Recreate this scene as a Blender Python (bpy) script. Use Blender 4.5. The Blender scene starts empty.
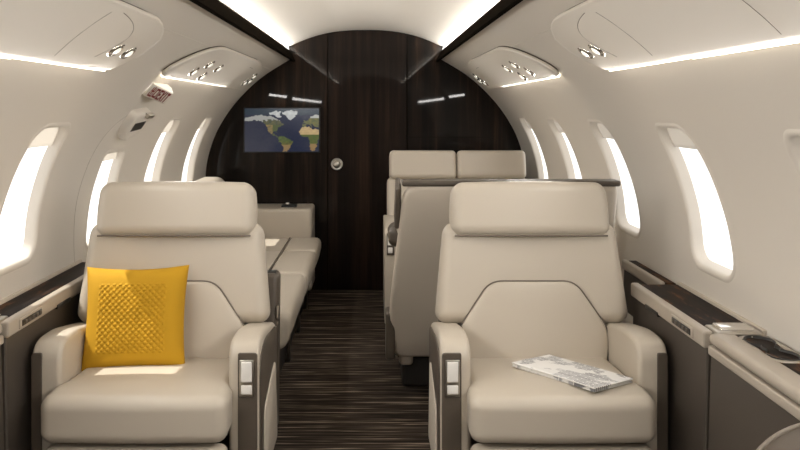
import bpy, bmesh, math, random
from mathutils import Vector, Matrix
random.seed(7)
scene = bpy.context.scene
COL = scene.collection
PI = math.pi

# ------------------------------------------------------------------ materials
def srgb(r, g, b):
    f = lambda c: (c/255/12.92) if c/255 <= .04045 else ((c/255+.055)/1.055)**2.4
    return (f(r), f(g), f(b), 1)

def new_mat(name):
    m = bpy.data.materials.new(name); m.use_nodes = True
    nt = m.node_tree
    return m, nt, nt.nodes['Principled BSDF']

def plain(name, col, rough=.5, metal=0, coat=0, bump=0, bscale=300, emit=None, estr=0, spec=.5):
    m, nt, b = new_mat(name)
    b.inputs['Base Color'].default_value = col if len(col) == 4 else (*col, 1)
    b.inputs['Roughness'].default_value = rough
    b.inputs['Metallic'].default_value = metal
    b.inputs['Coat Weight'].default_value = coat
    b.inputs['Coat Roughness'].default_value = .08
    b.inputs['Specular IOR Level'].default_value = spec
    if emit:
        b.inputs['Emission Color'].default_value = (*emit, 1)
        b.inputs['Emission Strength'].default_value = estr
    if bump:
        tc = nt.nodes.new('ShaderNodeTexCoord')
        n = nt.nodes.new('ShaderNodeTexNoise'); n.inputs['Scale'].default_value = bscale
        n.inputs['Detail'].default_value = 2
        bp = nt.nodes.new('ShaderNodeBump'); bp.inputs['Strength'].default_value = bump
        bp.inputs['Distance'].default_value = .002
        nt.links.new(tc.outputs['Object'], n.inputs['Vector'])
        nt.links.new(n.outputs['Fac'], bp.inputs['Height'])
        nt.links.new(bp.outputs['Normal'], b.inputs['Normal'])
    return m

def streak(name, c0, c1, scale, detail=4, lo=.35, hi=.7, rough=.5, coat=0, bump=0, c2=None, coat_rough=.03, nscale=1.0, spec=.5):
    """noise stretched along one axis by the three per-axis scales"""
    m, nt, b = new_mat(name)
    tc = nt.nodes.new('ShaderNodeTexCoord'); mp = nt.nodes.new('ShaderNodeMapping')
    mp.inputs['Scale'].default_value = scale
    n = nt.nodes.new('ShaderNodeTexNoise'); n.inputs['Scale'].default_value = nscale
    n.inputs['Detail'].default_value = detail; n.inputs['Roughness'].default_value = .65
    cr = nt.nodes.new('ShaderNodeValToRGB')
    cr.color_ramp.elements[0].position = lo; cr.color_ramp.elements[0].color = c0
    cr.color_ramp.elements[1].position = hi; cr.color_ramp.elements[1].color = c1
    if c2:
        e = cr.color_ramp.elements.new((lo+hi)/2); e.color = c2
    nt.links.new(tc.outputs['Object'], mp.inputs['Vector'])
    nt.links.new(mp.outputs['Vector'], n.inputs['Vector'])
    nt.links.new(n.outputs['Fac'], cr.inputs['Fac'])
    nt.links.new(cr.outputs['Color'], b.inputs['Base Color'])
    b.inputs['Roughness'].default_value = rough
    b.inputs['Coat Weight'].default_value = coat
    b.inputs['Coat Roughness'].default_value = coat_rough
    b.inputs['Specular IOR Level'].default_value = spec
    if bump:
        bp = nt.nodes.new('ShaderNodeBump'); bp.inputs['Strength'].default_value = bump
        bp.inputs['Distance'].default_value = .004
        nt.links.new(n.outputs['Fac'], bp.inputs['Height'])
        nt.links.new(bp.outputs['Normal'], b.inputs['Normal'])
    return m

M = {}
M['leather'] = plain('cream_leather', (.495, .442, .368), .38, bump=.12, bscale=420, spec=.45)
M['seam'] = plain('seam_thread', (.16, .135, .11), .8)
M['taupe'] = plain('taupe_leather', (.56, .50, .42), .48, bump=.12, bscale=420)
M['dark_taupe'] = plain('dark_taupe_panel', (.085, .068, .052), .45, bump=.05)
M['darker'] = plain('charcoal_panel', (.022, .018, .015), .5)
M['panel'] = plain('console_panel', (.060, .049, .039), .5, bump=.1, bscale=300)
M['rim'] = plain('console_rim', (.42, .37, .31), .38)
M['wall'] = plain('cabin_liner', (.74, .695, .63), .5, bump=.02, bscale=600, spec=.3)
M['ceil'] = plain('ceiling_liner', (.76, .715, .65), .55, spec=.3)
M['psu'] = plain('service_panel_plastic', (.73, .685, .615), .5, spec=.3)
M['gap'] = plain('shadow_gap', (.10, .085, .07), .6)
M['band'] = plain('dark_band', (.010, .008, .006), 1, spec=0)
M['chrome'] = plain('chrome', (.8, .78, .74), .14, metal=1)
M['satin'] = plain('satin_metal', (.55, .52, .47), .3, metal=1)
M['white'] = plain('white_plastic', (.78, .76, .72), .35)
M['black'] = plain('black_plastic', (.008, .008, .008), .3)
M['lens'] = plain('lamp_lens', (.9, .88, .8), .3, emit=(1, .93, .8), estr=.7)
M['led'] = plain('led_strip', (.9, .88, .8), .3, emit=(1, .9, .74), estr=5)
M['yellow'] = plain('mustard_fabric', (.46, .255, .014), .8, bump=.1, bscale=900, spec=.2)
M['red'] = plain('sign_red', (.20, .012, .01), .5)
M['sign'] = plain('sign_white', (.72, .68, .62), .45)
def shade_mat():
    m, nt, b = new_mat('window_shade')
    b.inputs['Base Color'].default_value = (.62, .58, .52, 1); b.inputs['Roughness'].default_value = .6
    tl = nt.nodes.new('ShaderNodeBsdfTranslucent'); tl.inputs[0].default_value = (.62, .57, .50, 1)
    mx = nt.nodes.new('ShaderNodeMixShader'); mx.inputs[0].default_value = .36
    nt.links.new(b.outputs[0], mx.inputs[1]); nt.links.new(tl.outputs[0], mx.inputs[2])
    nt.links.new(mx.outputs[0], nt.nodes['Material Output'].inputs[0])
    return m
M['shade'] = shade_mat()
wood_dark = streak('bulkhead_wood', srgb(14, 9, 6), srgb(62, 45, 34), (14, 14, .7), 5, .38, .68, .5, spec=.1, coat=.24, c2=srgb(30, 21, 15), coat_rough=.025)
M['wood'] = wood_dark
M['door_wood'] = streak('door_wood', srgb(17, 11, 8), srgb(50, 36, 27), (17, 17, .6), 5, .36, .7, .5, spec=.1, coat=.25, c2=srgb(29, 20, 15), coat_rough=.03)
M['walnut'] = streak('console_walnut', srgb(16, 10, 7), srgb(104, 68, 40), (26, 5, 26), 5, .40, .68, .6, spec=.12, c2=srgb(36, 23, 15), coat_rough=.06)
M['carpet'] = streak('carpet', srgb(36, 31, 27), srgb(186, 169, 150), (2.2, 66, 1), 3, .42, .72, .95, bump=.5, c2=srgb(76, 66, 57), spec=.1)

def glass():
    m, nt, b = new_mat('window_glass')
    nt.nodes.remove(b)
    out = nt.nodes['Material Output']
    tr = nt.nodes.new('ShaderNodeBsdfTransparent'); gl = nt.nodes.new('ShaderNodeBsdfGlossy')
    gl.inputs['Roughness'].default_value = .02
    fr = nt.nodes.new('ShaderNodeFresnel'); fr.inputs['IOR'].default_value = 1.3
    mx = nt.nodes.new('ShaderNodeMixShader')
    nt.nodes.remove(fr); mx.inputs[0].default_value = .05; nt.links.new(tr.outputs[0], mx.inputs[1])
    nt.links.new(gl.outputs[0], mx.inputs[2]); nt.links.new(mx.outputs[0], out.inputs[0])
    return m
M['glass'] = glass()

def newsprint():
    m, nt, b = new_mat('newsprint')
    tc = nt.nodes.new('ShaderNodeTexCoord')
    mp = nt.nodes.new('ShaderNodeMapping'); mp.inputs['Scale'].default_value = (1, 1, 1)
    br = nt.nodes.new('ShaderNodeTexBrick')
    br.inputs['Color1'].default_value = (.16, .16, .17, 1); br.inputs['Color2'].default_value = (.40, .40, .41, 1)
    br.inputs['Mortar'].default_value = (.74, .73, .71, 1)
    br.inputs['Scale'].default_value = 1; br.inputs['Brick Width'].default_value = .055
    br.inputs['Row Height'].default_value = .009; br.inputs['Mortar Size'].default_value = .0018
    no = nt.nodes.new('ShaderNodeTexNoise'); no.inputs['Scale'].default_value = 16
    cr = nt.nodes.new('ShaderNodeValToRGB'); cr.color_ramp.elements[0].position = .50; cr.color_ramp.elements[1].position = .55
    mx = nt.nodes.new('ShaderNodeMixRGB'); mx.inputs[1].default_value = (.76, .75, .73, 1)
    nt.links.new(tc.outputs['Object'], mp.inputs[0]); nt.links.new(mp.outputs[0], br.inputs['Vector'])
    nt.links.new(mp.outputs[0], no.inputs['Vector']); nt.links.new(no.outputs[0], cr.inputs[0])
    nt.links.new(cr.outputs[0], mx.inputs[0]); nt.links.new(br.outputs['Color'], mx.inputs[2])
    nt.links.new(mx.outputs[0], b.inputs['Base Color'])
    b.inputs['Roughness'].default_value = .8
    return m
M['news'] = newsprint()

# ------------------------------------------------------------------ object helpers
def link(name, bm, mats, parent=None, smooth=True, angle=None):
    me = bpy.data.meshes.new(name); bm.normal_update()
    bm.to_mesh(me); bm.free()
    if not isinstance(mats, (list, tuple)): mats = [mats]
    for m in mats: me.materials.append(m)
    for p in me.polygons: p.use_smooth = smooth
    if smooth and angle: me.set_sharp_from_angle(angle=math.radians(angle))
    o = bpy.data.objects.new(name, me); COL.objects.link(o)
    if parent: o.parent = parent
    return o

def thing(name, label, cat, loc=(0, 0, 0), rotz=0, group=None):
    o = bpy.data.objects.new(name, None); COL.objects.link(o)
    o.location = loc; o.rotation_euler = (0, 0, rotz); o.empty_display_size = .1
    o['label'] = label; o['category'] = cat
    if group: o['group'] = group
    return o

def tag(o, label, cat, group=None):
    o['label'] = label; o['category'] = cat
    if group: o['group'] = group
    return o

def struct(o, label=None, cat=None):
    o['kind'] = 'structure'
    if label: o['label'] = label
    if cat: o['category'] = cat
    return o

def rbox(bm, size, r=.02, seg=3, center=(0, 0, 0), n=6, fn=None, mat=0):
    """rounded box, optionally deformed by fn(Vector)->Vector"""
    hx, hy, hz = [s/2 for s in size]
    r = min(r, hx*.98, hy*.98, hz*.98)
    def axis(h):
        a = [-(h-r)-r*math.tan(PI/4*(seg-i)/seg) for i in range(seg)]
        c = [-(h-r)+2*(h-r)*i/n for i in range(n+1)]
        return a + c + [-x for x in reversed(a)]
    A = [axis(hx), axis(hy), axis(hz)]
    H = [hx, hy, hz]
    vs = {}
    c = Vector(center)
    def V(p):
        k = tuple(round(x, 6) for x in p)
        if k not in vs:
            p = Vector(p)
            core = Vector([max(-(H[i]-r), min(H[i]-r, p[i])) for i in range(3)])
            d = p-core
            q = core + d.normalized()*r
            q += c
            if fn: q = fn(q)
            vs[k] = bm.verts.new(q)
        return vs[k]
    for ax in range(3):
        u, w = (ax+1) % 3, (ax+2) % 3
        for s in (-1, 1):
            for i in range(len(A[u])-1):
                for j in range(len(A[w])-1):
                    q = []
                    for a, b_ in ((i, j), (i+1, j), (i+1, j+1), (i, j+1)):
                        p = [0, 0, 0]; p[ax] = s*H[ax]; p[u] = A[u][a]; p[w] = A[w][b_]
                        q.append(V(p))
                    if s < 0: q.reverse()
                    f = bm.faces.new(q); f.material_index = mat
    return bm

def RB(name, size, center, mat, parent=None, r=.02, seg=3, n=4, fn=None):
    bm = bmesh.new(); rbox(bm, size, r, seg, center, n, fn)
    return link(name, bm, mat, parent)

def round_poly(pts, rad, k=6):
    out = []; n = len(pts)
    for i in range(n):
        p = Vector(pts[i]); a = Vector(pts[i-1]); b = Vector(pts[(i+1) % n])
        r = rad[i] if isinstance(rad, (list, tuple)) else rad
        if r <= 0: out.append(p); continue
        u = (a-p); w = (b-p)
        d = min(r, u.length*.48, w.length*.48)
        s = p+u.normalized()*d; e = p+w.normalized()*d
        for j in range(k+1):
            t = j/k
            out.append((1-t)**2*s + 2*t*(1-t)*p + t*t*e)
    return out

def resample(pts, n):
    pts = [Vector(p) for p in pts]; L = [0]
    for i in range(len(pts)): L.append(L[-1]+(pts[(i+1) % len(pts)]-pts[i]).length)
    out = []; j = 0
    for i in range(n):
        s = L[-1]*i/n
        while L[j+1] < s: j += 1
        t = (s-L[j])/max(1e-9, L[j+1]-L[j])
        out.append(pts[j].lerp(pts[(j+1) % len(pts)], t))
    return out

def ringed(bm, outline, rings, mp, cap=True, center=None, mat=0):
    """rings: (inset in metres, height); mp(u,v,h) -> point.  outline must be star-shaped about centre."""
    c = center or sum((Vector(p) for p in outline), Vector((0, 0)))/len(outline)
    c = Vector(c); prev = None
    for ins, h in rings:
        row = []
        for p in outline:
            d = Vector(p)-c; L = d.length
            q = c+d*max(.02, (L-ins)/L)
            row.append(bm.verts.new(mp(q.x, q.y, h)))
        if prev:
            n = len(row)
            for i in range(n):
                f = bm.faces.new((prev[i], prev[(i+1) % n], row[(i+1) % n], row[i])); f.material_index = mat
        prev = row
    if cap:
        hv = bm.verts.new(mp(c.x, c.y, rings[-1][1]))
        n = len(prev)
        for i in range(n):
            f = bm.faces.new((prev[i], prev[(i+1) % n], hv)); f.material_index = mat
    return bm

def prism(bm, pts, mp, t0, t1, bev=.0, seg=2, mat=0):
    a = [bm.verts.new(mp(p[0], p[1], t0)) for p in pts]
    b = [bm.verts.new(mp(p[0], p[1], t1)) for p in pts]
    n = len(pts); fs = [bm.faces.new(a), bm.faces.new(list(reversed(b)))]
    cap_edges = list(fs[0].edges)+list(fs[1].edges)
    for i in range(n):
        fs.append(bm.faces.new((a[(i+1) % n], a[i], b[i], b[(i+1) % n])))
    for f in fs: f.material_index = mat
    bmesh.ops.recalc_face_normals(bm, faces=fs)
    if bev:
        bmesh.ops.bevel(bm, geom=cap_edges, offset=bev, segments=seg, profile=.5, affect='EDGES', clamp_overlap=True, material=-1)
    return bm

def tube(bm, pts, r, closed=False, k=6, mat=0):
    pts = [Vector(p) for p in pts]; n = len(pts); rows = []
    for i in range(n):
        if closed: t = pts[(i+1) % n]-pts[i-1]
        else: t = pts[min(n-1, i+1)]-pts[max(0, i-1)]
        t.normalize()
        up = Vector((0, 0, 1)) if abs(t.z) < .9 else Vector((1, 0, 0))
        s = t.cross(up).normalized(); u = s.cross(t)
        rows.append([bm.verts.new(pts[i]+r*(math.cos(2*PI*j/k)*s+math.sin(2*PI*j/k)*u)) for j in range(k)])
    for i in range(n if closed else n-1):
        a, b = rows[i], rows[(i+1) % n]
        for j in range(k):
            f = bm.faces.new((a[j], a[(j+1) % k], b[(j+1) % k], b[j])); f.material_index = mat
    if not closed:
        bm.faces.new(list(reversed(rows[0]))).material_index = mat; bm.faces.new(rows[-1]).material_index = mat
    bmesh.ops.recalc_face_normals(bm, faces=bm.faces)
    return bm

def lathe(bm, prof, origin, axis_n, k=24, mats=None, squash=1.0, udir=None):
    """prof: (radius, height along axis_n)"""
    nrm = Vector(axis_n).normalized()
    if udir: u = (Vector(udir)-nrm*Vector(udir).dot(nrm)).normalized()
    else: u = nrm.orthogonal().normalized()
    w = nrm.cross(u); o = Vector(origin); rows = []
    for r, h in prof:
        rows.append([bm.verts.new(o+nrm*h+r*(math.cos(2*PI*j/k)*u+squash*math.sin(2*PI*j/k)*w)) for j in range(k)])
    for i in range(len(rows)-1):
        for j in range(k):
            f = bm.faces.new((rows[i][j], rows[i][(j+1) % k], rows[i+1][(j+1) % k], rows[i+1][j]))
            if mats: f.material_index = mats[i]
    f = bm.faces.new(rows[-1])
    if mats: f.material_index = mats[-1]
    return bm

# ------------------------------------------------------------------ cabin shell
KY = 1.2                       # depth scale of the cabin layout
YB, YR = 5.76, -2.60           # forward bulkhead, rear wall
PROF = [(.50, 1.59), (.585, 1.54), (.673, 1.485), (.757, 1.42), (.835, 1.345), (.902, 1.27), (.96, 1.19), (1.018, 1.09),
        (1.058, .99), (1.087, .88), (1.10, .76), (1.10, .62), (1.085, .42), (1.045, .20), (.98, 0)]
def catmull(P, k=14):
    P = [Vector(p) for p in P]; out = []
    for i in range(len(P)-1):
        p0 = P[i-1] if i else P[0]*2-P[1]; p1, p2 = P[i], P[i+1]
        p3 = P[i+2] if i+2 < len(P) else P[-1]*2-P[-2]
        for j in range(k):
            t = j/k
            out.append(.5*((2*p1)+(p2-p0)*t+(2*p0-5*p1+4*p2-p3)*t*t+(3*p1-p0-3*p2+p3)*t**3))
    out.append(P[-1]); return out
PC = catmull(PROF); PL = [0]
for i in range(len(PC)-1): PL.append(PL[-1]+(PC[i+1]-PC[i]).length)
def prof_at(t):
    t = max(0, min(PL[-1]-1e-6, t)); lo, hi = 0, len(PL)-1
    while hi-lo > 1:
        m = (lo+hi)//2
        if PL[m] <= t: lo = m
        else: hi = m
    f = (t-PL[lo])/(PL[hi]-PL[lo]); p = PC[lo].lerp(PC[hi], f)
    a = PC[max(0, lo-3)]; b = PC[min(len(PC)-1, hi+3)]; d = (b-a).normalized()
    return p, d
def t_of_z(z):
    for i in range(len(PC)-1):
        if PC[i].y >= z >= PC[i+1].y: return PL[i]+(PL[i+1]-PL[i])*(PC[i].y-z)/(PC[i].y-PC[i+1].y)
    return PL[-1]
def t_of_x(x):
    for i in range(len(PC)-1):
        if PC[i].x <= x <= PC[i+1].x: return PL[i]+(PL[i+1]-PL[i])*(x-PC[i].x)/(PC[i+1].x-PC[i].x)
def wp(side, Y, t, off=0):
    """point on the liner; off > 0 stands proud into the cabin"""
    p, d = prof_at(t); n = Vector((d.y, -d.x))
    q = p+n*off
    return Vector((side*q.x, Y, q.y))
def wn(side, t):
    p, d = prof_at(t); return Vector((side*d.y, 0, -d.x))

T0, T1 = t_of_z(1.285), t_of_z(.625)
NY, NT = 20, 28
LIP = .024
def window_hole(Yc, tc, a, b, r, e, u, v):
    """u,v on the unit square boundary -> rounded rectangle grown by e"""
    A, B, R = a+e, b+e, max(.004, r+e)
    p = Vector((u*A, v*B)); c = Vector((max(-(A-R), min(A-R, p.x)), max(-(B-R), min(B-R, p.y))))
    d = p-c
    if d.length > 1e-9: d = d.normalized()*R
    q = c+d
    return Yc+q.x*(1-.10*(-q.y/B)), tc+q.y
def square(ny, nt):
    pts = []
    for i in range(ny): pts.append((-1+2*i/ny, -1))
    for i in range(nt): pts.append((1, -1+2*i/nt))
    for i in range(ny): pts.append((1-2*i/ny, 1))
    for i in range(nt): pts.append((-1, 1-2*i/nt))
    return pts
SQ = square(NY, NT)

def build_wall(side, wins, name):
    bm = bmesh.new()
    ys = [YR]+[(wins[i][0]+wins[i+1][0])/2 for i in range(len(wins)-1)]+[YB]
    for i, (Yc, tc, a, b, r) in enumerate(wins):
        y0, y1 = ys[i], ys[i+1]; prev = None
        for k in range(9):
            f = k/8; row = []
            for u, v in SQ:
                oy = y0+(y1-y0)*(u+1)/2; ot = T0+(T1-T0)*(v+1)/2
                hy, ht = window_hole(Yc, tc, a, b, r, LIP, u, v)
                g = f**.85
                row.append(bm.verts.new(wp(side, oy+(hy-oy)*g, ot+(ht-ot)*g)))
            if prev:
                n = len(row)
                for j in range(n): bm.faces.new((prev[j], prev[(j+1) % n], row[(j+1) % n], row[j]))
            prev = row
        grid = [y0+(y1-y0)*j/NY for j in range(NY+1)]
        for ta, tb, m in ((0, T0, 30), (T1, PL[-1], 14)):
            rows = [[bm.verts.new(wp(side, y, ta+(tb-ta)*q/m)) for y in grid] for q in range(m+1)]
            for q in range(m):
                for j in range(NY): bm.faces.new((rows[q][j], rows[q][j+1], rows[q+1][j+1], rows[q+1][j]))
    bmesh.ops.remove_doubles(bm, verts=bm.verts, dist=1e-4)
    bmesh.ops.recalc_face_normals(bm, faces=bm.faces)
    return struct(link(name, bm, M['wall']))

TC = t_of_z(.970); HB = .228
winsR = [(KY*(-2.09+.71*k), TC, .145, HB, .062) for k in range(10)]
winsL = [(KY*y, TC, .145, HB, .062) for y in (-2.06, -1.35, -.64, .07, .78, 1.49, 2.25)]
winsL += [(KY*2.95, t_of_z(.875), .150, .185, .03), (KY*3.60, TC, .145, HB, .062), (KY*4.32, TC, .145, HB, .062)]

wall_l = build_wall(-1, winsL, 'wall_left')
wall_r = build_wall(1, winsR, 'wall_right')

portals = []
def build_window(side, w, idx, shade_f):
    Yc, tc, a, b, r = w
    bm = bmesh.new(); prev = None
    for e, d in ((LIP, 0), (.020, .002), (.015, .003), (.010, .002), (.005, -.001), (.0015, -.007), (0, -.014), (-.003, -.024), (-.006, -.036)):
        row = []
        for u, v in SQ:
            y, t = window_hole(Yc, tc, a, b, r, e, u, v)
            row.append(bm.verts.new(wp(side, y, t, d)))
        if prev:
            n = len(row)
            for j in range(n): bm.faces.new((prev[j], prev[(j+1) % n], row[(j+1) % n], row[j]))
        prev = row
    bmesh.ops.recalc_face_normals(bm, faces=bm.faces)
    o = struct(link('window_%d' % idx, bm, M['wall']))
    bm = bmesh.new(); out = [Vector(window_hole(Yc, tc, a, b, r, -.010, u, v)) for u, v in SQ]
    ringed(bm, out, [(0, -.033), (.03, -.033), (.07, -.033), (.11, -.033)], lambda y, t, h: wp(side, y, t, h))
    link('pane', bm, M['glass'], o)
    # pull-down shade covering the top of the opening
    bm = bmesh.new(); vb = -1+2*shade_f
    out = [Vector(window_hole(Yc, tc, a, b, r, -.0015, u, v)) for u, v in SQ if v <= vb+1e-6]
    c = sum(out, Vector((0, 0)))/len(out)
    ringed(bm, out, [(0, -.031), (0, -.026), (.03, -.026), (.06, -.026)], lambda y, t, h: wp(side, y, t, h), center=c)
    bmesh.ops.recalc_face_normals(bm, faces=bm.faces)
    link('window_shade', bm, M['shade'], o)
    # light portal just outside the pane
    L = bpy.data.lights.new('window_portal', 'AREA'); L.shape = 'RECTANGLE'; L.size = 2*a+.05; L.size_y = 2*b+.05
    L.cycles.is_portal = True
    lo = bpy.data.objects.new('window_portal', L); COL.objects.link(lo)
    nrm = wn(side, tc); lo.location = wp(side, Yc, tc, -.10)
    Z = -nrm; X = Vector((0, 1, 0)); Yv = Z.cross(X)
    lo.matrix_world = Matrix((( X.x, Yv.x, Z.x, lo.location.x), (X.y, Yv.y, Z.y, lo.location.y), (X.z, Yv.z, Z.z, lo.location.z), (0, 0, 0, 1)))
k = 1
for w in winsR: build_window(1, w, k, .20); k += 1
for i, w in enumerate(winsL): build_window(-1, w, k, .12 if i == 7 else .20); k += 1

# floor
bm = bmesh.new()
prism(bm, [(-.99, YR), (.99, YR), (.99, YB), (-.99, YB)], lambda a, b, t: Vector((a, b, t)), -.03, 0)
struct(link('floor', bm, M['carpet'], smooth=False))

# ceiling: shallow vault that runs on past the dark bands
def ceil_z(x):
    x = abs(x)
    return 1.782-.114*(x/.52)**2.4 if x < .52 else 1.668
bm = bmesh.new(); rows = []
nx = 48
for y in [YR+(YB-YR)*j/12 for j in range(13)]:
    rows.append([bm.verts.new((-.64+1.28*i/nx, y, ceil_z(-.64+1.28*i/nx))) for i in range(nx+1)])
for j in range(12):
    for i in range(nx): bm.faces.new((rows[j][i], rows[j][i+1], rows[j+1][i+1], rows[j+1][i]))
for s in (-1, 1):        # closes the cove behind the band
    col = [[bm.verts.new((s*.64, y, z)) for y in (YR, YB)] for z in (1.668, 1.505)]
    bm.faces.new((col[0][0], col[0][1], col[1][1], col[1][0]))
bmesh.ops.recalc_face_normals(bm, faces=bm.faces)
struct(link('ceiling', bm, M['ceil']))
for i, s in enumerate((-1, 1)):
    bm = bmesh.new()
    prism(bm, [(.481, 1.568), (.495, 1.562), (.529, 1.637), (.520, 1.641)], lambda a, b, t: Vector((s*a, t, b)), YR, YB-.001)
    struct(link('trim_%d' % (i+1), bm, M['band'], smooth=False))
    L = bpy.data.lights.new('cove_light', 'AREA'); L.shape = 'RECTANGLE'; L.size = YB-YR-.1; L.size_y = .02
    L.energy = 35; L.color = (1, .955, .89)
    lo = bpy.data.objects.new('cove_light', L); COL.objects.link(lo)
    d = Vector((-s*.95, 0, .28)).normalized()
    Z = -d; X = Vector((0, 1, 0)); Yv = Z.cross(X); p = Vector((s*.545, (YB+YR)/2, 1.636))
    lo.matrix_world = Matrix(((X.x, Yv.x, Z.x, p.x), (X.y, Yv.y, Z.y, p.y), (X.z, Yv.z, Z.z, p.z), (0, 0, 0, 1)))

# bulkheads
def arch_outline(inset=0):
    pts = [(-.52+1.04*i/24, ceil_z(-.52+1.04*i/24)) for i in range(25)]
    right = [wp(1, 0, PL[-1]*i/40) for i in range(41)]
    R = [(p.x, p.z) for p in right]; L = [(-p.x, p.z) for p in reversed(right)]
    return pts+R+L
def wall_slab(name, y0, y1, mat):
    bm = bmesh.new(); out = arch_outline()
    prism(bm, out, lambda a, b, t: Vector((a*1.03, t, b*1.0+(.02 if b > 1 else 0))), y0, y1)
    return struct(link(name, bm, mat, smooth=False))
wall_slab('wall_back', YB, YB+.05, M['wood'])
wall_slab('wall_front', YR-.05, YR, M['wood'])
# sliding door in the bulkhead
bm = bmesh.new()
xs = [-.257+(.281+.257)*i/16 for i in range(17)]
pts = [(-.257, .005)]+[(x, ceil_z(x)-.006) for x in xs]+[(.281, .005)]
prism(bm, pts, lambda a, b, t: Vector((a, t, b)), YB-.012, YB-.0005, bev=.002, seg=1)
door = struct(link('door_1', bm, M['door_wood'], smooth=False))
bm = bmesh.new()
lathe(bm, [(.001, 0), (.041, 0), (.041, .008), (.036, .012), (.031, .009), (.026, .008), (.024, .02), (.019, .026), (.008, .028)], (-.197, YB-.012, .863), (0, -1, 0), 32)
link('door_handle', bm, M['satin'], door)
for i, x in enumerate((-.262, .286)):
    bm = bmesh.new(); prism(bm, [(x-.003, 0), (x+.003, 0), (x+.003, ceil_z(x)), (x-.003, ceil_z(x))], lambda a, b, t: Vector((a, t, b)), YB-.004, YB-.0006)
    struct(link('trim_%d' % (i+3), bm, M['band'], smooth=False))
# panel joint on the right-hand panel
bm = bmesh.new(); prism(bm, [(.29, 1.045), (.85, 1.045), (.85, 1.049), (.29, 1.049)], lambda a, b, t: Vector((a, t, b)), YB-.003, YB-.0006)
struct(link('trim_5', bm, M['band'], smooth=False))

# ------------------------------------------------------------------ map screen
W_, H_ = 130, 76
LAND = {
 'na': [(.0,.22),(.06,.20),(.14,.17),(.22,.15),(.31,.18),(.36,.17),(.41,.22),(.46,.27),(.50,.33),(.53,.37),(.49,.40),(.465,.43),(.445,.50),(.42,.52),(.445,.575),(.43,.56),(.41,.53),(.37,.54),(.365,.58),(.40,.585),(.41,.62),(.45,.65),(.44,.665),(.40,.635),(.36,.60),(.33,.55),(.305,.47),(.29,.40),(.26,.33),(.20,.28),(.12,.28),(.05,.30),(.0,.29)],
 'sa': [(.455,.66),(.50,.635),(.55,.66),(.58,.70),(.64,.745),(.655,.78),(.63,.83),(.615,.90),(.58,.96),(.565,1.),(.515,1.),(.52,.90),(.50,.82),(.465,.76),(.45,.70)],
 'af': [(.77,.44),(.83,.42),(.88,.43),(.885,.46),(.94,.48),(.985,.475),(1.,.50),(1.,.70),(.975,.78),(.97,.88),(.945,.97),(.91,1.),(.885,.93),(.875,.83),(.88,.74),(.85,.66),(.79,.665),(.745,.60),(.74,.53)],
 'eu': [(.775,.42),(.78,.36),(.82,.345),(.81,.29),(.86,.27),(.89,.20),(.94,.14),(1.,.16),(1.,.44),(.95,.43),(.93,.39),(.90,.36),(.89,.37),(.915,.42),(.90,.425),(.865,.375),(.83,.38),(.82,.42)],
 'gr': [(.50,.09),(.56,.06),(.65,.05),(.72,.08),(.70,.15),(.66,.21),(.62,.27),(.585,.25),(.565,.17),(.52,.13)],
 'uk': [(.795,.27),(.815,.29),(.815,.335),(.79,.34)],
 'arc': [(.33,.10),(.42,.06),(.49,.08),(.47,.13),(.50,.20),(.45,.215),(.40,.16),(.34,.14)],
}
def inside(p, poly):
    x, y = p; c = False; n = len(poly)
    for i in range(n):
        (x1, y1), (x2, y2) = poly[i], poly[i-1]
        if (y1 > y) != (y2 > y) and x < (x2-x1)*(y-y1)/(y2-y1)+x1: c = not c
    return c
from mathutils import noise
def map_colour(u, v):
    nz = noise.noise(Vector((u*22, v*22, 3.1)))+.6*noise.noise(Vector((u*50, v*50, 5.1))); nb = noise.noise(Vector((u*5, v*5, 1.7)))
    lp = (u+.016*noise.noise(Vector((u*28, v*28, 0))), v+.022*noise.noise(Vector((u*28, v*28, 9))))
    land = None
    for k_, poly in LAND.items():
        if inside(lp, poly): land = k_
    if land is None:
        if v < .15+.03*nz: return (46, 62, 76)
        d = abs(u-.64)+.35*abs(v-.45)
        c0, c1 = (12, 28, 62), (50, 54, 72)
        f = min(1, max(0, d*1.8+.25*nb+.25*nz))
        return tuple(c0[i]+(c1[i]-c0[i])*f for i in range(3))
    if land in ('gr', 'arc'): return (205+20*nz, 208+20*nz, 206+20*nz)
    if land == 'na':
        if v < .27+.04*nz or u < .25: return (176, 176, 170)
        if v < .38: return (92+30*nz, 94+20*nz, 70)
        return (140+40*nz, 122+30*nz, 80) if u < .38 else (86, 96, 58)
    if land == 'sa': return (84+60*max(0, v-.75)*4+20*nz, 100+20*nz, 52) if v < .84 else (150, 124, 84)
    if land == 'af':
        if v < .60: return (206+18*nz, 178+18*nz, 128+10*nz)
        if v < .82: return (92+16*nz, 104, 52)
        return (160, 130, 86)
    if v < .22: return (196, 196, 190)
    return (112+30*nz, 112+20*nz, 70)
def map_material():
    m, nt, b = new_mat('map_display')
    at = nt.nodes.new('ShaderNodeVertexColor'); at.layer_name = 'Map'
    nt.links.new(at.outputs[0], b.inputs['Emission Color'])
    b.inputs['Base Color'].default_value = (.01, .01, .012, 1)
    b.inputs['Emission Strength'].default_value = .68; b.inputs['Roughness'].default_value = .15
    return m
scr = thing('wall_screen', 'flat screen showing a satellite world map, on the dark wood bulkhead', 'screen', (-.574, YB-.001, 1.096))
bm = bmesh.new(); rbox(bm, (.524, .012, .312), .003, 2, (0, -.007, 0), 1); link('frame', bm, M['black'], scr)
bm = bmesh.new(); lay = bm.loops.layers.float_color.new('Map')
SW, SH = .508, .296
vv = [[bm.verts.new((-SW/2+SW*i/W_, -.0145, SH/2-SH*j/H_)) for i in range(W_+1)] for j in range(H_+1)]
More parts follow.
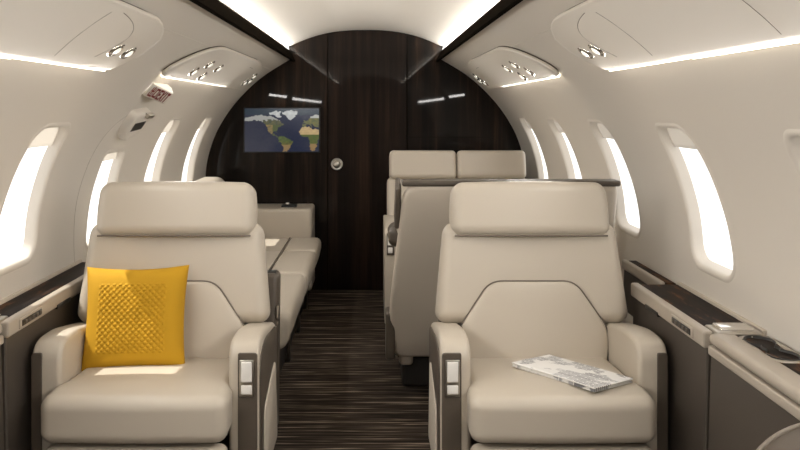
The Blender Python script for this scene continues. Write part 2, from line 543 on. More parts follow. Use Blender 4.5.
for j in range(H_):
    for i in range(W_):
        f = bm.faces.new((vv[j][i], vv[j+1][i], vv[j+1][i+1], vv[j][i+1]))
        c = srgb(*[max(0, min(255, q)) for q in map_colour((i+.5)/W_, (j+.5)/H_)])
        for l in f.loops: l[lay] = c
link('display', bm, map_material(), scr, smooth=False)

# ------------------------------------------------------------------ overhead service panels
def reading_light(side, Y, x, parent, off, r=.0215):
    t = t_of_x(x); bm = bmesh.new()
    prof = [(r*1.30, -.002), (r*1.30, .003), (r*1.12, .006), (r*.98, .003), (r*.95, -.001), (r*.72, -.001), (r*.66, .006), (r*.40, .010), (r*.12, .0115)]
    lathe(bm, prof, wp(side, Y, t, off), wn(side, t), 20, [0, 0, 0, 1, 1, 1, 2, 2, 2], squash=1.3, udir=wp(side, Y, t)-wp(side, Y, t+.05)+Vector((0, -.02, 0)))
    bmesh.ops.recalc_face_normals(bm, faces=bm.faces)
    return link('reading_light', bm, [M['chrome'], M['gap'], M['lens']], parent)

WASH = 6
def psu(side, outline, lights, label, strip, doors, far):
    root = thing('overhead_service_panel', label, 'overhead panel', (0, 0, 0), 0, None)
    out = [(KY*p[0], t_of_x(p[1])) for p in outline]
    out = resample(out, 120)
    cx = sum(p.x for p in out)/len(out); cy = sum(p.y for p in out)/len(out)
    mp = lambda y, t, h: wp(side, y, t, h)
    H = .024
    bm = bmesh.new()
    # fine concentric fill so the plate follows the liner
    def fill(bm, rings_h):
        prev = None
        for fac, h in rings_h:
            row = [bm.verts.new(mp(cx+(p.x-cx)*fac, cy+(p.y-cy)*fac, h)) for p in out]
            if prev:
                n = len(row)
                for i in range(n): bm.faces.new((prev[i], prev[(i+1) % n], row[(i+1) % n], row[i]))
            prev = row
        c = bm.verts.new(mp(cx, cy, rings_h[-1][1]))
        for i in range(len(prev)): bm.faces.new((prev[i], prev[(i+1) % len(prev)], c))
        bmesh.ops.recalc_face_normals(bm, faces=bm.faces)
    fill(bm, [(.97, H-.016), (.995, H-.015), (1, H-.008), (.995, H-.001), (.985, H), (.9, H), (.75, H), (.6, H), (.45, H), (.3, H), (.15, H)])
    plate = link('panel_plate', bm, M['psu'], root)
    bm = bmesh.new()
    fill(bm, [(.965, 0.0), (.965, H-.014), (.9, H-.014), (.5, H-.014), (.2, H-.014)])
    link('recess_gap', bm, M['gap'], root)
    # glowing strip under the lower edge
    y0, y1, xx = KY*strip[0], KY*strip[1], strip[2]
    t = t_of_x(xx); bm = bmesh.new()
    ym = y0+(y1-y0)*.86
    tube(bm, [wp(side, y0+(ym-y0)*i/20, t, .011) for i in range(21)], .0055, k=8)
    tube(bm, [wp(side, ym+(y1-ym)*i/6, t, .012) for i in range(7)], .0028, k=8)
    link('light_strip', bm, M['led'], root)
    L = bpy.data.lights.new('panel_wash_light', 'AREA'); L.shape = 'RECTANGLE'; L.size = y1-y0; L.size_y = .03
    L.energy = WASH*(y1-y0); L.color = (1, .97, .935)
    lo = bpy.data.objects.new('panel_wash_light', L); COL.objects.link(lo)
    d = Vector((-side*.96, 0, -.28)).normalized(); Z = -d; X = Vector((0, 1, 0)); Yv = Z.cross(X); p = wp(side, (y0+y1)/2, t+.004, .0225)
    lo.matrix_world = Matrix(((X.x, Yv.x, Z.x, p.x), (X.y, Yv.y, Z.y, p.y), (X.z, Yv.z, Z.z, p.z), (0, 0, 0, 1)))
    for (Y, x) in lights: reading_light(side, KY*Y, x, root, H)
    for pts in doors:
        bm = bmesh.new(); P = [wp(side, KY*p[0], t_of_x(p[1]), H-.0002) for p in pts]
        tube(bm, P, .0011, k=5)
        link('panel_seam', bm, M['seam'], root)
    return root

def arc(p0, p1, p2, n=16):
    return [((1-t)**2*p0[0]+2*t*(1-t)*p1[0]+t*t*p2[0], (1-t)**2*p0[1]+2*t*(1-t)*p1[1]+t*t*p2[1]) for t in [i/n for i in range(n+1)]]
far_pts = round_poly([(2.70, .797), (2.98, .612), (4.15, .607), (4.52, .72), (4.46, .802)], [.10, .30, .35, .12, .05], 8)
near_pts = round_poly([(-2.0, .80), (-2.0, .605), (2.19, .605), (2.40, .69), (2.26, .805)], [.05, .08, .30, .16, .10], 8)
flights = [(3.07, .752), (3.17, .705), (3.27, .765), (3.38, .712), (4.30, .755), (4.33, .705), (4.38, .74)]
nlights = [(2.10, .737), (2.205, .737)]
ndoor = [arc((2.02, .77), (2.20, .66), (1.86, .625)), arc((1.80, .785), (1.795, .72), (1.80, .635)), arc((1.24, .79), (1.235, .72), (1.24, .62))]
fdoor = [arc((3.95, .66), (4.0, .655), (4.05, .662), 6)]
for side, w in ((-1, 'left'), (1, 'right')):
    psu(side, far_pts, flights, 'far oval overhead panel with reading lights on the %s wall near the bulkhead' % w, (2.80, 3.95, .80), fdoor, True)
    psu(side, near_pts, nlights, 'large near overhead panel with two reading lights along the top %s of the cabin' % w, (-1.9, 2.22, .81), ndoor, False)

# ------------------------------------------------------------------ exit sign and emergency latch, left wall
ts = t_of_x(.855)
ex = thing('exit_sign', 'small wedge exit sign with red lettering high on the left wall', 'exit sign')
Pn = lambda Y, dt, n: wp(-1, Y, ts+dt, n)
bm = bmesh.new()
A, B, C_ = (3.37, .0), (3.53, .062), (3.61, .0)
prism(bm, [(A[0], -.001), (A[0], .012), (B[0], B[1]), (C_[0], .03), (C_[0], -.001)], lambda y, n, t: Pn(y, t, n), -.032, .032, bev=.004)
link('housing', bm, M['sign'], ex)
EXBAR = {'E': [(0, 0, .34, 1), (0, 0, 1, .2), (0, .40, .85, .60), (0, .80, 1, 1)], 'I': [(.2, 0, .8, 1)],
         'T': [(0, .78, 1, 1), (.33, 0, .67, 1)], 'X': None,
         'chu': [(.40, .0, .60, 1), (.06, .5, .24, .92), (.76, .5, .94, .92), (.06, .48, .94, .62), (.0, .0, .18, .40), (.82, .0, 1, .40), (.0, .0, 1, .15)],
         'kou': [(.04, .04, .26, .96), (.74, .04, .96, .96), (.04, .78, .96, .96), (.04, .04, .96, .22)]}
bm = bmesh.new()
pa, pb = Pn(A[0], 0, .012), Pn(B[0], 0, B[1])
ux = (pb-pa); wlen = ux.length; ux.normalize()
uy = (Pn(A[0], -.03, .012)-Pn(A[0], .03, .012)).normalized()
nn = ux.cross(uy).normalized()
if nn.y > 0: nn = -nn
org = pa+ux*(wlen*.05)-uy*.025
def sq(x0, y0, x1, y1, off=.0012):
    q = [org+ux*x+uy*y+nn*off for x, y in ((x0, y0), (x1, y0), (x1, y1), (x0, y1))]
    f = bm.faces.new([bm.verts.new(p) for p in q]); return f
cw = wlen*.90; pos = 0
for ch, w_ in (('chu', .2), ('kou', .2), ('E', .13), ('X', .14), ('I', .08), ('T', .14)):
    x0 = pos*cw; ww = w_*cw; pos += w_+.018; hh = .050
    if ch == 'X':
        for s in (0, 1):
            a0, a1 = (0, .8) if s == 0 else (.8, 0)
            q = [org+ux*(x0+ww*a)+uy*(hh*b)+nn*.0012 for a, b in ((a0-.1, 0), (a0+.25, 0), (a1+.25, 1), (a1-.1, 1))]
            bm.faces.new([bm.verts.new(p) for p in q])
    else:
        for b in EXBAR[ch]: sq(x0+ww*b[0], hh*b[1], x0+ww*b[2], hh*b[3])
link('lettering', bm, M['red'], ex, smooth=False)

tl = t_of_z(1.19)
la = thing('emergency_latch', 'cream emergency exit latch cover with a small dark window below the exit sign', 'latch')
bm = bmesh.new()
ol = round_poly([(3.40, tl-.055), (3.62, tl-.07), (3.62, tl+.035), (3.48, tl+.085), (3.40, tl+.05)], .03, 5)
ringed(bm, resample(ol, 60), [(-.004, -.004), (0, .02), (.004, .030), (.010, .034), (.04, .036)], lambda y, t, h: wp(-1, y, t, h))
bmesh.ops.recalc_face_normals(bm, faces=bm.faces); link('cover', bm, M['wall'], la)
bm = bmesh.new()
prism(bm, [(3.44, tl-.012), (3.58, tl-.022), (3.58, tl+.018), (3.44, tl+.028)], lambda y, t, h: wp(-1, y, t, h), .030, .0375)
link('latch_window', bm, M['black'], la, smooth=False)
bm = bmesh.new()
prism(bm, [(3.52, tl-.063), (3.60, tl-.066), (3.60, tl-.045), (3.52, tl-.043)], lambda y, t, h: wp(-1, y, t, h), .026, .050, bev=.004)
link('latch_tab', bm, M['satin'], la, smooth=False)
# outline of the escape hatch in the left liner
bm = bmesh.new()
hp = [(3.24, t_of_z(.64)), (3.22, t_of_z(.9)), (3.24, t_of_z(1.08)), (3.30, t_of_z(1.17)), (3.40, t_of_z(1.215))]
hp = catmull(hp, 8); tube(bm, [wp(-1, p.x, p.y, -.0004) for p in hp], .0012, k=5)
struct(link('trim_6', bm, plain('liner_seam', (.42, .38, .33), .7)))

# ------------------------------------------------------------------ executive seats
def make_seat(X, Y0, aisle, label):
    """front of the seat faces -Y; aisle = +1 when the aisle is on its +X side"""
    root = thing('cabin_seat', label, 'seat', (X, Y0, 0), 0, 'cream executive seats')
    AL = math.radians(11); HY, HZ = .17, .415; ca, sa = math.cos(AL), math.sin(AL)
    bk = lambda x, n, v: Vector((x, HY+v*sa-n*ca, HZ+v*ca+n*sa))
    # seat cushion
    sl = math.tan(math.radians(3))
    def cf(p):
        y = p.y+.04
        k = 1 - .055*max(0, min(1, (p.y+.155)/.05))
        z = p.z
        if z > .366+.02:
            u = max(0, 1-(p.x/.26)**2); w = max(0, 1-(y/.23)**2); z += .012*u*w
        z += -sl*y
        z -= .10*max(0, -p.y-.18)
        yy = p.y - .008*(1-(p.x/.26)**2)*(1 if p.y < -.2 else 0)
        return Vector((p.x*k, yy, z))
    bm = bmesh.new(); rbox(bm, (.525, .46, .132), .034, 5, (0, -.04, .366), 12, cf)
    link('seat_cushion', bm, M['leather'], root)
    bm = bmesh.new(); rbox(bm, (.515, .07, .25), .025, 4, (0, -.228, .164), 6, lambda p: Vector((p.x, p.y+(.315-p.z)*.12, p.z)))
    link('leg_rest', bm, M['leather'], root)
    RB('base', (.42, .46, .20), (0, .04, .125), M['darker'], root, .03)
    RB('pedestal', (.36, .36, .05), (0, .06, .025), M['darker'], root, .015)
    # backrest wings
    def bf(p):
        f = (p.z-.10)/.35                    # v coordinate
        w = 1-.11*max(0, min(1, f))
        n = p.y
        n += .018*(abs(p.x)/.33)**2.2          # gentle bolster at the sides
        if p.z < .15: w *= 1-.02*((.15-p.z)/.05)**2
        return bk(p.x*w, n, p.z)
    bm = bmesh.new(); rbox(bm, (.657, .10, .34), .045, 5, (0, -.055, .282), 12, bf)
    link('backrest', bm, M['leather'], root)
    # lumbar panel between and above the arms
    ol = round_poly([(-.236, -.03), (-.256, .085), (-.142, .252), (.142, .252), (.256, .085), (.236, -.03)], [.02, .05, .042, .042, .05, .02], 8)
    ol = resample(ol, 110)
    def lm(x, v, h): return bk(x, h + .020*max(0, 1-(x/.25)**2), v)
    bm = bmesh.new()
    ringed(bm, ol, [(0, -.09), (0, -.012), (.001, -.004), (.005, .001), (.012, .0035), (.03, .005), (.06, .006), (.09, .006), (.12, .006)], lm, center=(0, .10))
    bmesh.ops.recalc_face_normals(bm, faces=bm.faces)
    lum = link('lumbar_cushion', bm, M['leather'], root)
    bm = bmesh.new()
    pp = [p for p in ol if p.y > .02]
    i0 = max(range(len(pp)), key=lambda i: (pp[i]-pp[i-1]).length); pp = pp[i0:]+pp[:i0]
    tube(bm, [lm(p.x*1.004, p.y+.001, -.0045) for p in pp], .0028, k=6)
    link('piping', bm, M['seam'], lum)
    # headrest
    def hf(p):
        f = (p.z-.496)/.096
        w = 1-.035*f if f > 0 else 1
        n = p.y + .012*(1-(p.x/.3)**2)
        v = p.z + (.005*(1-(p.x/.3)**2) if f > .3 else 0)
        return bk(p.x*w, n, v)
    bm = bmesh.new(); rbox(bm, (.540, .115, .184), .038, 5, (0, -.032, .491), 12, hf)
    hr = link('headrest', bm, M['leather'], root)
    bm = bmesh.new(); P = []
    for i in range(25):
        x = -.258+.516*i/24; P.append(bk(x, .016+.012*(1-(x/.3)**2), .402))
    tube(bm, P, .003, k=6); link('piping', bm, M['seam'], hr)
    # rear shell
    bm = bmesh.new()
    rbox(bm, (.57, .045, .40), .02, 3, (0, -.125, .28), 6, lambda p: bk(p.x*(1-.16*max(0, (p.z-.2)/.3)), p.y, p.z))
    link('rear_shell', bm, M['dark_taupe'], root)
    bm = bmesh.new()
    rbox(bm, (.675 if aisle > 0 else .60, .10, .54), .02, 3, (0, .365, .39), 4, lambda p: Vector((p.x, p.y+(p.z-.39)*.12, p.z)))
    shell = link('shell_frame', bm, M['dark_taupe'], root)
    RB('shell_slot', (.052, .05, .010), (aisle*(.300 if aisle > 0 else .26), .398, .657), M['black'], shell, .003, 2, 1)
    RB('recline_tab', (.010, .03, .045), (aisle*(.338 if aisle > 0 else .30), .34, .53), M['satin'], shell, .003, 2, 1)
    # arms
    prof = round_poly([(-.137, .10), (-.137, .553), (.0, .560), (.20, .527), (.31, .505), (.325, .30), (.30, .10)], [.02, .085, .08, .05, .05, .05, .02], 8)
    for s in (-1, 1):
        bm = bmesh.new()
        mp = lambda y, z, t, s=s: Vector((s*t, y, z))
        prism(bm, prof, mp, .2455, .335, bev=.017, seg=4)
        arm = link('armrest', bm, M['leather'], root, angle=50)
        # dark outer side
        bm = bmesh.new()
        sp = round_poly([(-.122, .105), (-.122, .51), (.0, .533), (.21, .508), (.295, .495), (.31, .30), (.285, .105)], [.01, .085, .07, .05, .05, .05, .01], 8)
        prism(bm, sp, mp, .3315, .3390, bev=.003, seg=2); link('side_panel', bm, M['dark_taupe'], arm, angle=40)
        bm = bmesh.new()
        sp = round_poly([(-.06, .12), (-.045, .33), (.22, .40), (.28, .12)], .03, 6)
        prism(bm, sp, mp, .3355, .3435, bev=.003, seg=2)
        if s == aisle: link('side_pocket', bm, M['taupe'], arm, angle=40)
        else: bm.free()
        # dark front face
        bm = bmesh.new()
        xi = .274 if s == aisle else .300
        fp = round_poly([(xi, .105), (xi, .525), (.331, .525), (.331, .105)], [.004, .006, .01, .004], 3)
        prism(bm, fp, lambda x, z, t, s=s: Vector((s*x, t, z)), -.1405, -.133, bev=.002, seg=1)
        link('front_panel', bm, M['dark_taupe'], arm, angle=40)
    s = aisle
    cp = RB('control_panel', (.043, .007, .108), (s*.300, -.1425, .452), M['satin'], root, .003, 2, 1)
    RB('button', (.033, .008, .060), (s*.300, -.1445, .471), M['white'], cp, .0035, 2, 1)
    RB('button', (.033, .008, .028), (s*.300, -.1445, .419), M['white'], cp, .0035, 2, 1)
    return root

make_seat(.583, 2.60, -1, 'cream leather cabin seat with a folded newspaper on its cushion')
make_seat(-.620, 2.60, 1, 'cream leather cabin seat holding the yellow pillow')

# ------------------------------------------------------------------ pillow
def pillow():
    N = 96; S = .166
    bm = bmesh.new()
    def P(u, v, sgn):
        pin = 1-.10*(1-abs(u)**2.0)*abs(v)**3 ; 
        x = S*u*(1-.075*(1-v*v)*abs(u)**3); y = S*v*(1-.075*(1-u*u)*abs(v)**3)
        h = .062*max(0, (1-u**4))**.55*max(0, (1-v**4))**.55
        if sgn > 0:
            h += .004*noise.noise(Vector((u*2.2, v*2.2, 4)))*(1-u*u)*(1-v*v)
            g = max(abs(u), abs(v))
            m = max(0, min(1, (.66-g)/.03))
            fa = (u+v)*8.6; fb = (u-v)*8.6
            fa -= math.floor(fa)+.5; fb -= math.floor(fb)+.5
            q = (fa/.44)**2+(fb/.44)**2; d = math.sqrt(1-q) if q < 1 else 0
            h += m*.0034*d
        return Vector((x, y, sgn*h))
    vs = {}
    for sgn in (1, -1):
        n = N*2 if sgn > 0 else N*2
        for j in range(n+1):
            for i in range(n+1):
                u, v = -1+2*i/n, -1+2*j/n
                edge = i in (0, n) or j in (0, n)
                if edge and sgn < 0: vs[sgn, i, j] = vs[1, i, j]
                else: vs[sgn, i, j] = bm.verts.new(P(u, v, sgn))
        for j in range(n):
            for i in range(n):
                q = [vs[sgn, i, j], vs[sgn, i+1, j], vs[sgn, i+1, j+1], vs[sgn, i, j+1]]
                if sgn < 0: q.reverse()
                bm.faces.new(q)
    o = link('throw_pillow', bm, M['yellow'])
    tag(o, 'mustard yellow square pillow with woven raised pattern leaning on the seat back', 'pillow')
    o.location = (-.710, 2.690, .570)
    o.rotation_euler = (math.radians(90-15), math.radians(-1), math.radians(1))
    return o
pillow()

# ------------------------------------------------------------------ newspaper
def newspaper():
    root = thing('newspaper', 'folded white newspaper lying on the right seat cushion', 'newspaper', (.643, 2.525, .441))
    ang = math.radians(-53)
    root.rotation_euler = (math.radians(-2), math.radians(1), ang)
    def bend(p):
        z = p.z + .010*math.sin(p.x*9+.4)*(.5) + .03*p.x*p.x
        return Vector((p.x, p.y, z))
    for k_, (w, d, z, h) in enumerate(((.315, .172, .003, .006), (.311, .168, .0085, .005), (.318, .174, .013, .004))):
        bm = bmesh.new(); rbox(bm, (w, d, h), .0022, 2, (.002*k_, -.002*k_, z), 10, bend)
        link('folded_section', bm, M['news'], root)
    return root
newspaper()

# ------------------------------------------------------------------ back-to-back double seat behind the right seat
def make_rear_facing():
    root = thing('double_seat', 'taupe backed double seat seen from behind, directly behind the right seat', 'seat', (0, 0, 0))
    # back shell leaning towards the camera: v up, n forward(+Y)
    al = math.radians(17); ca, sa = math.cos(al), math.sin(al)
    bk = lambda x, n, v: Vector((x, 3.605-v*sa+n*ca, .17+v*ca+n*sa))
    ol = round_poly([(.132, .0), (.116, .20), (.142, .47), (.176, .797), (1.040, .797), (1.040, .30), (1.02, .0)], [.05, .10, .20, .075, .04, .10, .03], 10)
    ol = resample(ol, 130)
    bm = bmesh.new()
    ringed(bm, ol, [(0, .032), (0, .018), (.004, .008), (.014, .002), (.03, 0), (.08, -.006), (.16, -.010), (.26, -.012)], lambda x, v, h: bk(x, h, v), center=(.60, .38))
    bmesh.ops.recalc_face_normals(bm, faces=bm.faces)
    link('back_shell', bm, M['taupe'], root)
    # dark rim over the top and down the aisle side
    path = [p for p in ol]
    bm = bmesh.new()
    rbox(bm, (.880, .10, .024), .009, 3, (.607, 3.422, .940), 6)
    rim = link('top_rim', bm, M['dark_taupe'], root)
    bm = bmesh.new()
    rbox(bm, (.022, .13, .18), .010, 3, (0, 0, 0), 6, lambda p: bk(p.x+.140-.06*(.7-(p.z+.7))*.5+.012, p.y+.085, p.z+.685))
    link('side_rim', bm, M['dark_taupe'], root)
    bm = bmesh.new(); rbox(bm, (.003, .102, .023), .001, 1, (.628, 3.422, .940), 1)
    link('rim_joint', bm, M['black'], root)
    RB('seat_cushion', (.86, .46, .15), (.58, 3.93, .36), M['leather'], root, .05)
    bm = bmesh.new(); rbox(bm, (.86, .11, .50), .04, 4, (0, 0, 0), 4, lambda p: bk(p.x+.58, p.y+.155, p.z+.43))
    link('backrest', bm, M['leather'], root)
    bm = bmesh.new()
    prism(bm, round_poly([(3.66, .12), (3.60, .58), (4.05, .56), (4.11, .50), (4.09, .12)], [.02, .05, .06, .05, .02], 6), lambda y, z, t: Vector((t, y, z)), .165, .225, bev=.016, seg=3)
    link('armrest', bm, M['taupe'], root, angle=50)
    bm = bmesh.new(); rbox(bm, (.075, .19, .09), .035, 4, (.152, 3.66, .695), 4); link('arm_bolster', bm, M['dark_taupe'], root)
    bm = bmesh.new(); rbox(bm, (.80, .34, .14), .02, 3, (.58, 3.91, .07), 3); link('base', bm, M['darker'], root)
    bm = bmesh.new(); rbox(bm, (.82, .42, .10), .02, 3, (.58, 3.90, .22), 3); link('seat_frame', bm, M['darker'], root)
    bm = bmesh.new()
    prism(bm, round_poly([(3.69, .14), (3.69, .46), (4.02, .44), (4.02, .14)], .03, 5), lambda y, z, t: Vector((t, y, z)), .160, .1665, bev=.002, seg=1)
    link('side_panel', bm, M['dark_taupe'], root, angle=40)
    RB('side_cover', (.040, .13, .20), (.124, 3.625, .275), M['dark_taupe'], root, .012)
    return root
make_rear_facing()

def make_far_double():
    root = thing('double_seat', 'cream double seat facing aft in front of the bulkhead, farthest on the right', 'seat', (0, 0, 0))
    al = math.radians(14); ca, sa = math.cos(al), math.sin(al)
    bk = lambda x, n, v: Vector((x, 5.02+v*sa-n*ca, .40+v*ca+n*sa))
    for x0, x1 in ((.150, .560), (.563, .985)):
        bm = bmesh.new(); w = x1-x0
        rbox(bm, (w, .12, .175), .028, 4, (0, 0, 0), 8, lambda p: bk(p.x+(x0+x1)/2, p.y-.03, p.z+.515))
        link('headrest', bm, M['leather'], root)
    bm = bmesh.new(); rbox(bm, (.86, .12, .46), .03, 4, (0, 0, 0), 6, lambda p: bk(p.x+.565, p.y-.06, p.z+.21))
    link('backrest', bm, M['leather'], root)
    RB('seat_cushion', (.80, .58, .16), (.565, 4.72, .36), M['leather'], root, .05)
    for xa in (.112, .935):
        bm = bmesh.new()
        prism(bm, round_poly([(4.44, .10), (4.44, .60), (4.70, .615), (5.10, .60), (5.10, .10)], [.01, .05, .05, .03, .01], 6), lambda y, z, t: Vector((t, y, z)), xa, xa+.065, bev=.014, seg=3)
        arm = link('armrest', bm, M['leather'], root, angle=50)
    cp = RB('control_panel', (.040, .008, .115), (.143, 4.437, .525), M['dark_taupe'], root, .003, 2, 1)
    RB('button', (.028, .008, .056), (.141, 4.434, .548), M['white'], cp, .003, 2, 1)
    RB('button', (.024, .008, .030), (.141, 4.434, .494), M['white'], cp, .003, 2, 1)
    RB('base', (.76, .5, .28), (.565, 4.76, .14), M['darker'], root, .02)
    return root
make_far_double()

# ------------------------------------------------------------------ divan on the left
def make_divan():
    root = thing('divan', 'cream side-facing divan along the left wall beyond the yellow pillow seat', 'sofa', (0, 0, 0))
    ys = [3.38, 4.20, 4.87, 5.38]
    for a, b in zip(ys[:-1], ys[1:]):
        bm = bmesh.new(); c = (a+b)/2
        def f(p, c=c, h=(b-a)/2):
            z = p.z
            if z > .36: z += .010*(1-((p.y-c)/h)**2)
            x = p.x
            if x > -.33 and z < .36: x -= (.36-z)*.22
            return Vector((x, p.y, z))
        rbox(bm, (.20, b-a-.002, .155), .035, 4, (-.380, c, .342), 6, f)
        link('seat_cushion', bm, M['leather'], root)
        bm = bmesh.new()
        rbox(bm, (.40, b-a-.002, .15), .010, 3, (-.680, c, .342), 6, lambda p, c=c, h=(b-a)/2: Vector((p.x, p.y, p.z+(.010*(1-((p.y-c)/h)**2) if p.z > .36 else 0))))
        link('seat_cushion', bm, M['leather'], root)
    bm = bmesh.new(); tube(bm, [(-.4795, y_, .4185) for y_ in [3.40+1.96*i/24 for i in range(25)]], .004, k=6)
    link('piping', bm, M['seam'], root)
    bm = bmesh.new(); rbox(bm, (.16, 1.98, .42), .05, 4, (-.885, 4.39, .60), 8, lambda p: Vector((p.x-(p.z-.4)*.22, p.y, p.z)))
    link('backrest', bm, M['leather'], root)
    bm = bmesh.new(); rbox(bm, (.66, .33, .53), .022, 4, (-.675, 5.565, .332), 5); end = link('end_arm', bm, M['leather'], root)
    bm = bmesh.new(); rbox(bm, (.10, .09, .02), .008, 3, (-.50, 5.53, .602), 2); link('tray_dish', bm, M['black'], end)
    bm = bmesh.new(); lathe(bm, [(.001, 0), (.018, 0), (.016, .014), (.008, .018)], (-.51, 5.51, .612), (0, 0, 1), 16); link('tray_knob', bm, M['chrome'], end)
    bm = bmesh.new(); tube(bm, [(-.99+.20*i/8, 5.3985, .542) for i in range(9)]+[(-.782, 5.3985, .546), (-.776, 5.3985, .556)], .004, k=6); link('drawer_pull', bm, M['black'], end)
    RB('base', (.44, 2.2, .27), (-.60, 4.55, .135), M['darker'], root, .015)
    for y_ in (3.58, 4.12, 4.66, 5.20):
        bm = bmesh.new(); lathe(bm, [(.001, 0), (.011, 0), (.011, .245), (.006, .25)], (-.365, y_, .004), (0, 0, 1), 12); link('leg', bm, M['satin'], root)
    return root
make_divan()

# ------------------------------------------------------------------ side consoles
def slab(bm, x0, x1, y0, y1, z0, z1, r=.006, s=1, n=1):
    return rbox(bm, (x1-x0, y1-y0, z1-z0), r, 2, (s*(x0+x1)/2, (y0+y1)/2, (z0+z1)/2), n)
def S(name, x0, x1, y0, y1, z0, z1, mat, parent, s, r=.006):
    bm = bmesh.new(); slab(bm, x0, x1, y0, y1, z0, z1, r, s); return link(name, bm, mat, parent)
def wall_x(z): return prof_at(t_of_z(z))[0].x

def mid_console(s, y0, y1, xi, label):
    root = thing('side_console', label, 'console')
    bm = bmesh.new()
    pts = [(xi+.010, .605), (xi-.004, .02), (.975, .02), (1.035, .22), (1.075, .42), (1.088, .605)]
    prism(bm, pts, lambda a, b, t: Vector((s*a, t, b)), y0+.001, y1-.001, bev=.004, seg=1); link('cabinet', bm, M['panel'], root, angle=30)
    S('rim', xi, xi+.028, y0+.001, y1-.001, .600, .646, M['rim'], root, s, .007)
    S('wood_top', xi+.026, 1.093, y0+.06, y1-.004, .610, .640, M['walnut'], root, s, .004)
    S('wall_trim', 1.091, 1.103, y0+.001, y1-.001, .60, .650, M['taupe'], root, s, .004)
    bt = S('button_panel', xi-.004, xi+.01, y0+.07, y0+.24, .607, .637, M['rim'], root, s, .005)
    S('button_inset', xi-.006, xi, y0+.084, y0+.226, .613, .631, M['black'], bt, s, .002)
    for i in range(5):
        yy = y0+.097+.0265*i
        S('button', xi-.0085, xi-.004, yy, yy+.017, .616, .628, M['gap'], bt, s, .002)
    S('latch_slot', xi-.002, xi+.012, y0+.36, y0+.48, .596, .610, M['black'], root, s, .002)
    # brushed hinge plate between the two console tops
    hp = S('hinge_plate', xi+.03, 1.085, y0-.012, y0+.075, .612, .647, M['satin'], root, s, .006)
    S('hinge_cover', xi+.045, 1.07, y0+.004, y0+.062, .640, .656, M['chrome'], hp, s, .006)
    return root

def near_console(s, y0, y1, xi, label):
    root = thing('side_console', label, 'console')
    bm = bmesh.new()
    pts = [(xi+.010, .598), (xi-.008, .02), (.975, .02), (1.035, .22), (1.075, .42), (1.088, .598)]
    prism(bm, pts, lambda a, b, t: Vector((s*a, t, b)), y0, y1-.003, bev=.005, seg=1); link('cabinet', bm, M['panel'], root, angle=30)
    S('rim', xi, xi+.070, y0, y1-.012, .622, .652, M['rim'], root, s, .013)
    S('edge_strip', xi-.001, xi+.05, y0, y1-.012, .594, .619, M['rim'], root, s, .005)
    S('wood_top', xi+.066, 1.093, y0, y1-.012, .610, .642, M['walnut'], root, s, .004)
    # twin cup holder: satin rim around two joined wells
    cx, cy = s*(xi+.108), y1-.135
    ol = []
    for i in range(64):
        a = 2*PI*i/64; dx, dy = math.cos(a), math.sin(a)
        best = 0
        for c in (-.062, .062):
            b_ = c*dy; d = b_*b_-(c*c-.046**2)
            if d >= 0: best = max(best, b_+math.sqrt(d))
        ol.append(Vector((dx*max(best, .028)*.80, dy*max(best, .028))))
    outer = round_poly([(-.045, -.115), (.045, -.115), (.045, .115), (-.045, .115)], .04, 8)
    bm = bmesh.new()
    ringed(bm, resample(outer, 64), [(0, .636), (0, .645), (.002, .6465), (.01, .6465), (.012, .640)], lambda a, b, h: Vector((cx+a, cy+b, h)), cap=True)
    bmesh.ops.recalc_face_normals(bm, faces=bm.faces)
    ch = link('cup_holder', bm, M['satin'], root)
    bm = bmesh.new()
    ringed(bm, ol, [(0, .640), (0, .6485), (.002, .6485), (.004, .643), (.006, .641)], lambda a, b, h: Vector((cx+a, cy+b, h)), center=(0, 0))
    bmesh.ops.recalc_face_normals(bm, faces=bm.faces)
    link('cup_well', bm, M['black'], ch)
    return root

def far_ledge(s, y0, y1, xi, label):
    root = thing('side_ledge', label, 'ledge')
    bm = bmesh.new()
    pts = [(xi+.010, .612), (xi+.004, .45), (1.07, .45), (1.090, .612)]
    prism(bm, pts, lambda a, b, t: Vector((s*a, t, b)), y0, y1, bev=.003, seg=1); link('cabinet', bm, M['panel'], root, angle=30)
    S('rim', xi, xi+.022, y0, y1, .606, .646, M['rim'], root, s, .009)
    S('wood_top', xi+.02, 1.094, y0, y1, .612, .640, M['walnut'], root, s, .004)
    return root

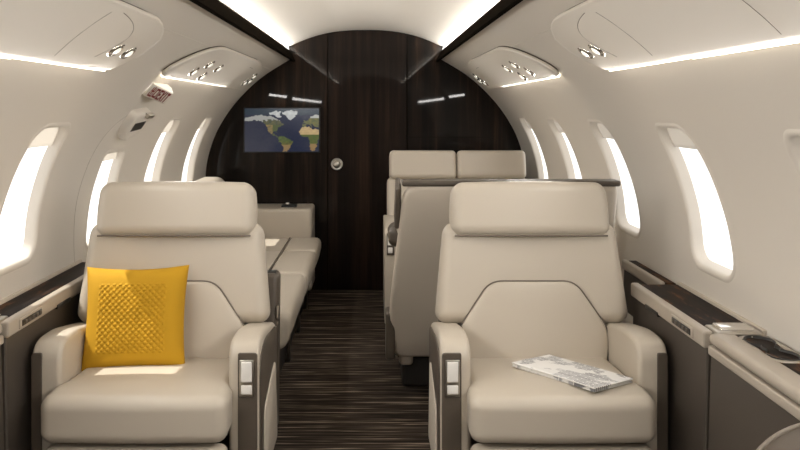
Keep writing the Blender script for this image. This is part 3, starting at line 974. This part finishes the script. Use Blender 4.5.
mid_console(1, 2.24, 2.88, .932, 'dark side console with wood top and button row beside the right seat')
mid_console(-1, 2.34, 3.30, .966, 'dark side console with wood top and button row beside the left seat')
near_console(1, .2, 2.224, .932, 'dark side console with twin cup holder nearest on the right wall')
near_console(-1, .2, 2.324, .966, 'dark side console at the left edge nearest the viewer')
far_ledge(1, 2.89, 3.33, 1.035, 'narrow wood-topped ledge along the right wall behind the right seat')

# armrest at the lower right corner
ar = thing('armrest', 'rounded dark taupe armrest with pale edge in the lower right corner', 'armrest')
ol = [Vector((.766, 0))]+[Vector((.921-.155*math.cos(PI/2*i/16), .50+.134*math.sin(PI/2*i/16))) for i in range(17)]+[Vector((.921, 0))]
bm = bmesh.new(); prism(bm, ol, lambda a, b, t: Vector((a, t, b)), 1.14, 1.63, bev=.008, seg=3); link('body', bm, M['dark_taupe'], ar, angle=40)
bm = bmesh.new(); tube(bm, [Vector((p.x, 1.622, p.y)) for p in ol if p.y > .3], .006, k=8); link('edge_piping', bm, plain('edge_trim', (.2, .17, .14), .4), ar)

# ------------------------------------------------------------------ light
w = bpy.data.worlds.new('sky'); scene.world = w; w.use_nodes = True
bg = w.node_tree.nodes['Background']; bg.inputs[0].default_value = (1, .975, .94, 1); bg.inputs[1].default_value = 1.7
sun = bpy.data.lights.new('sun', 'SUN'); sun.energy = 6; sun.angle = .012; sun.color = (1, .95, .86)
so = bpy.data.objects.new('sun', sun); COL.objects.link(so)
d = Vector((.40, -.04, -.55)).normalized()
so.rotation_euler = d.to_track_quat('-Z', 'Y').to_euler()
# ------------------------------------------------------------------ camera
cam = bpy.data.cameras.new('camera'); co = bpy.data.objects.new('camera', cam); COL.objects.link(co)
co.location = (.05, 0, 1.24); co.rotation_euler = (PI/2, 0, 0)
cam.sensor_width = 36; cam.lens = 840/800*36
cam.shift_x = (400-373)/800; cam.shift_y = -(225-109)/800
cam.clip_start = .02
scene.camera = co
scene.view_settings.view_transform = 'Standard'
scene.view_settings.look = 'None'
scene.view_settings.exposure = 0
scene.view_settings.gamma = 1
scene.view_settings.use_curve_mapping = False
scene.cycles.use_denoising = True
scene.cycles.max_bounces = 10
scene.cycles.diffuse_bounces = 6
scene.cycles.caustics_reflective = False
scene.cycles.caustics_refractive = False
scene.cycles.sample_clamp_indirect = 6
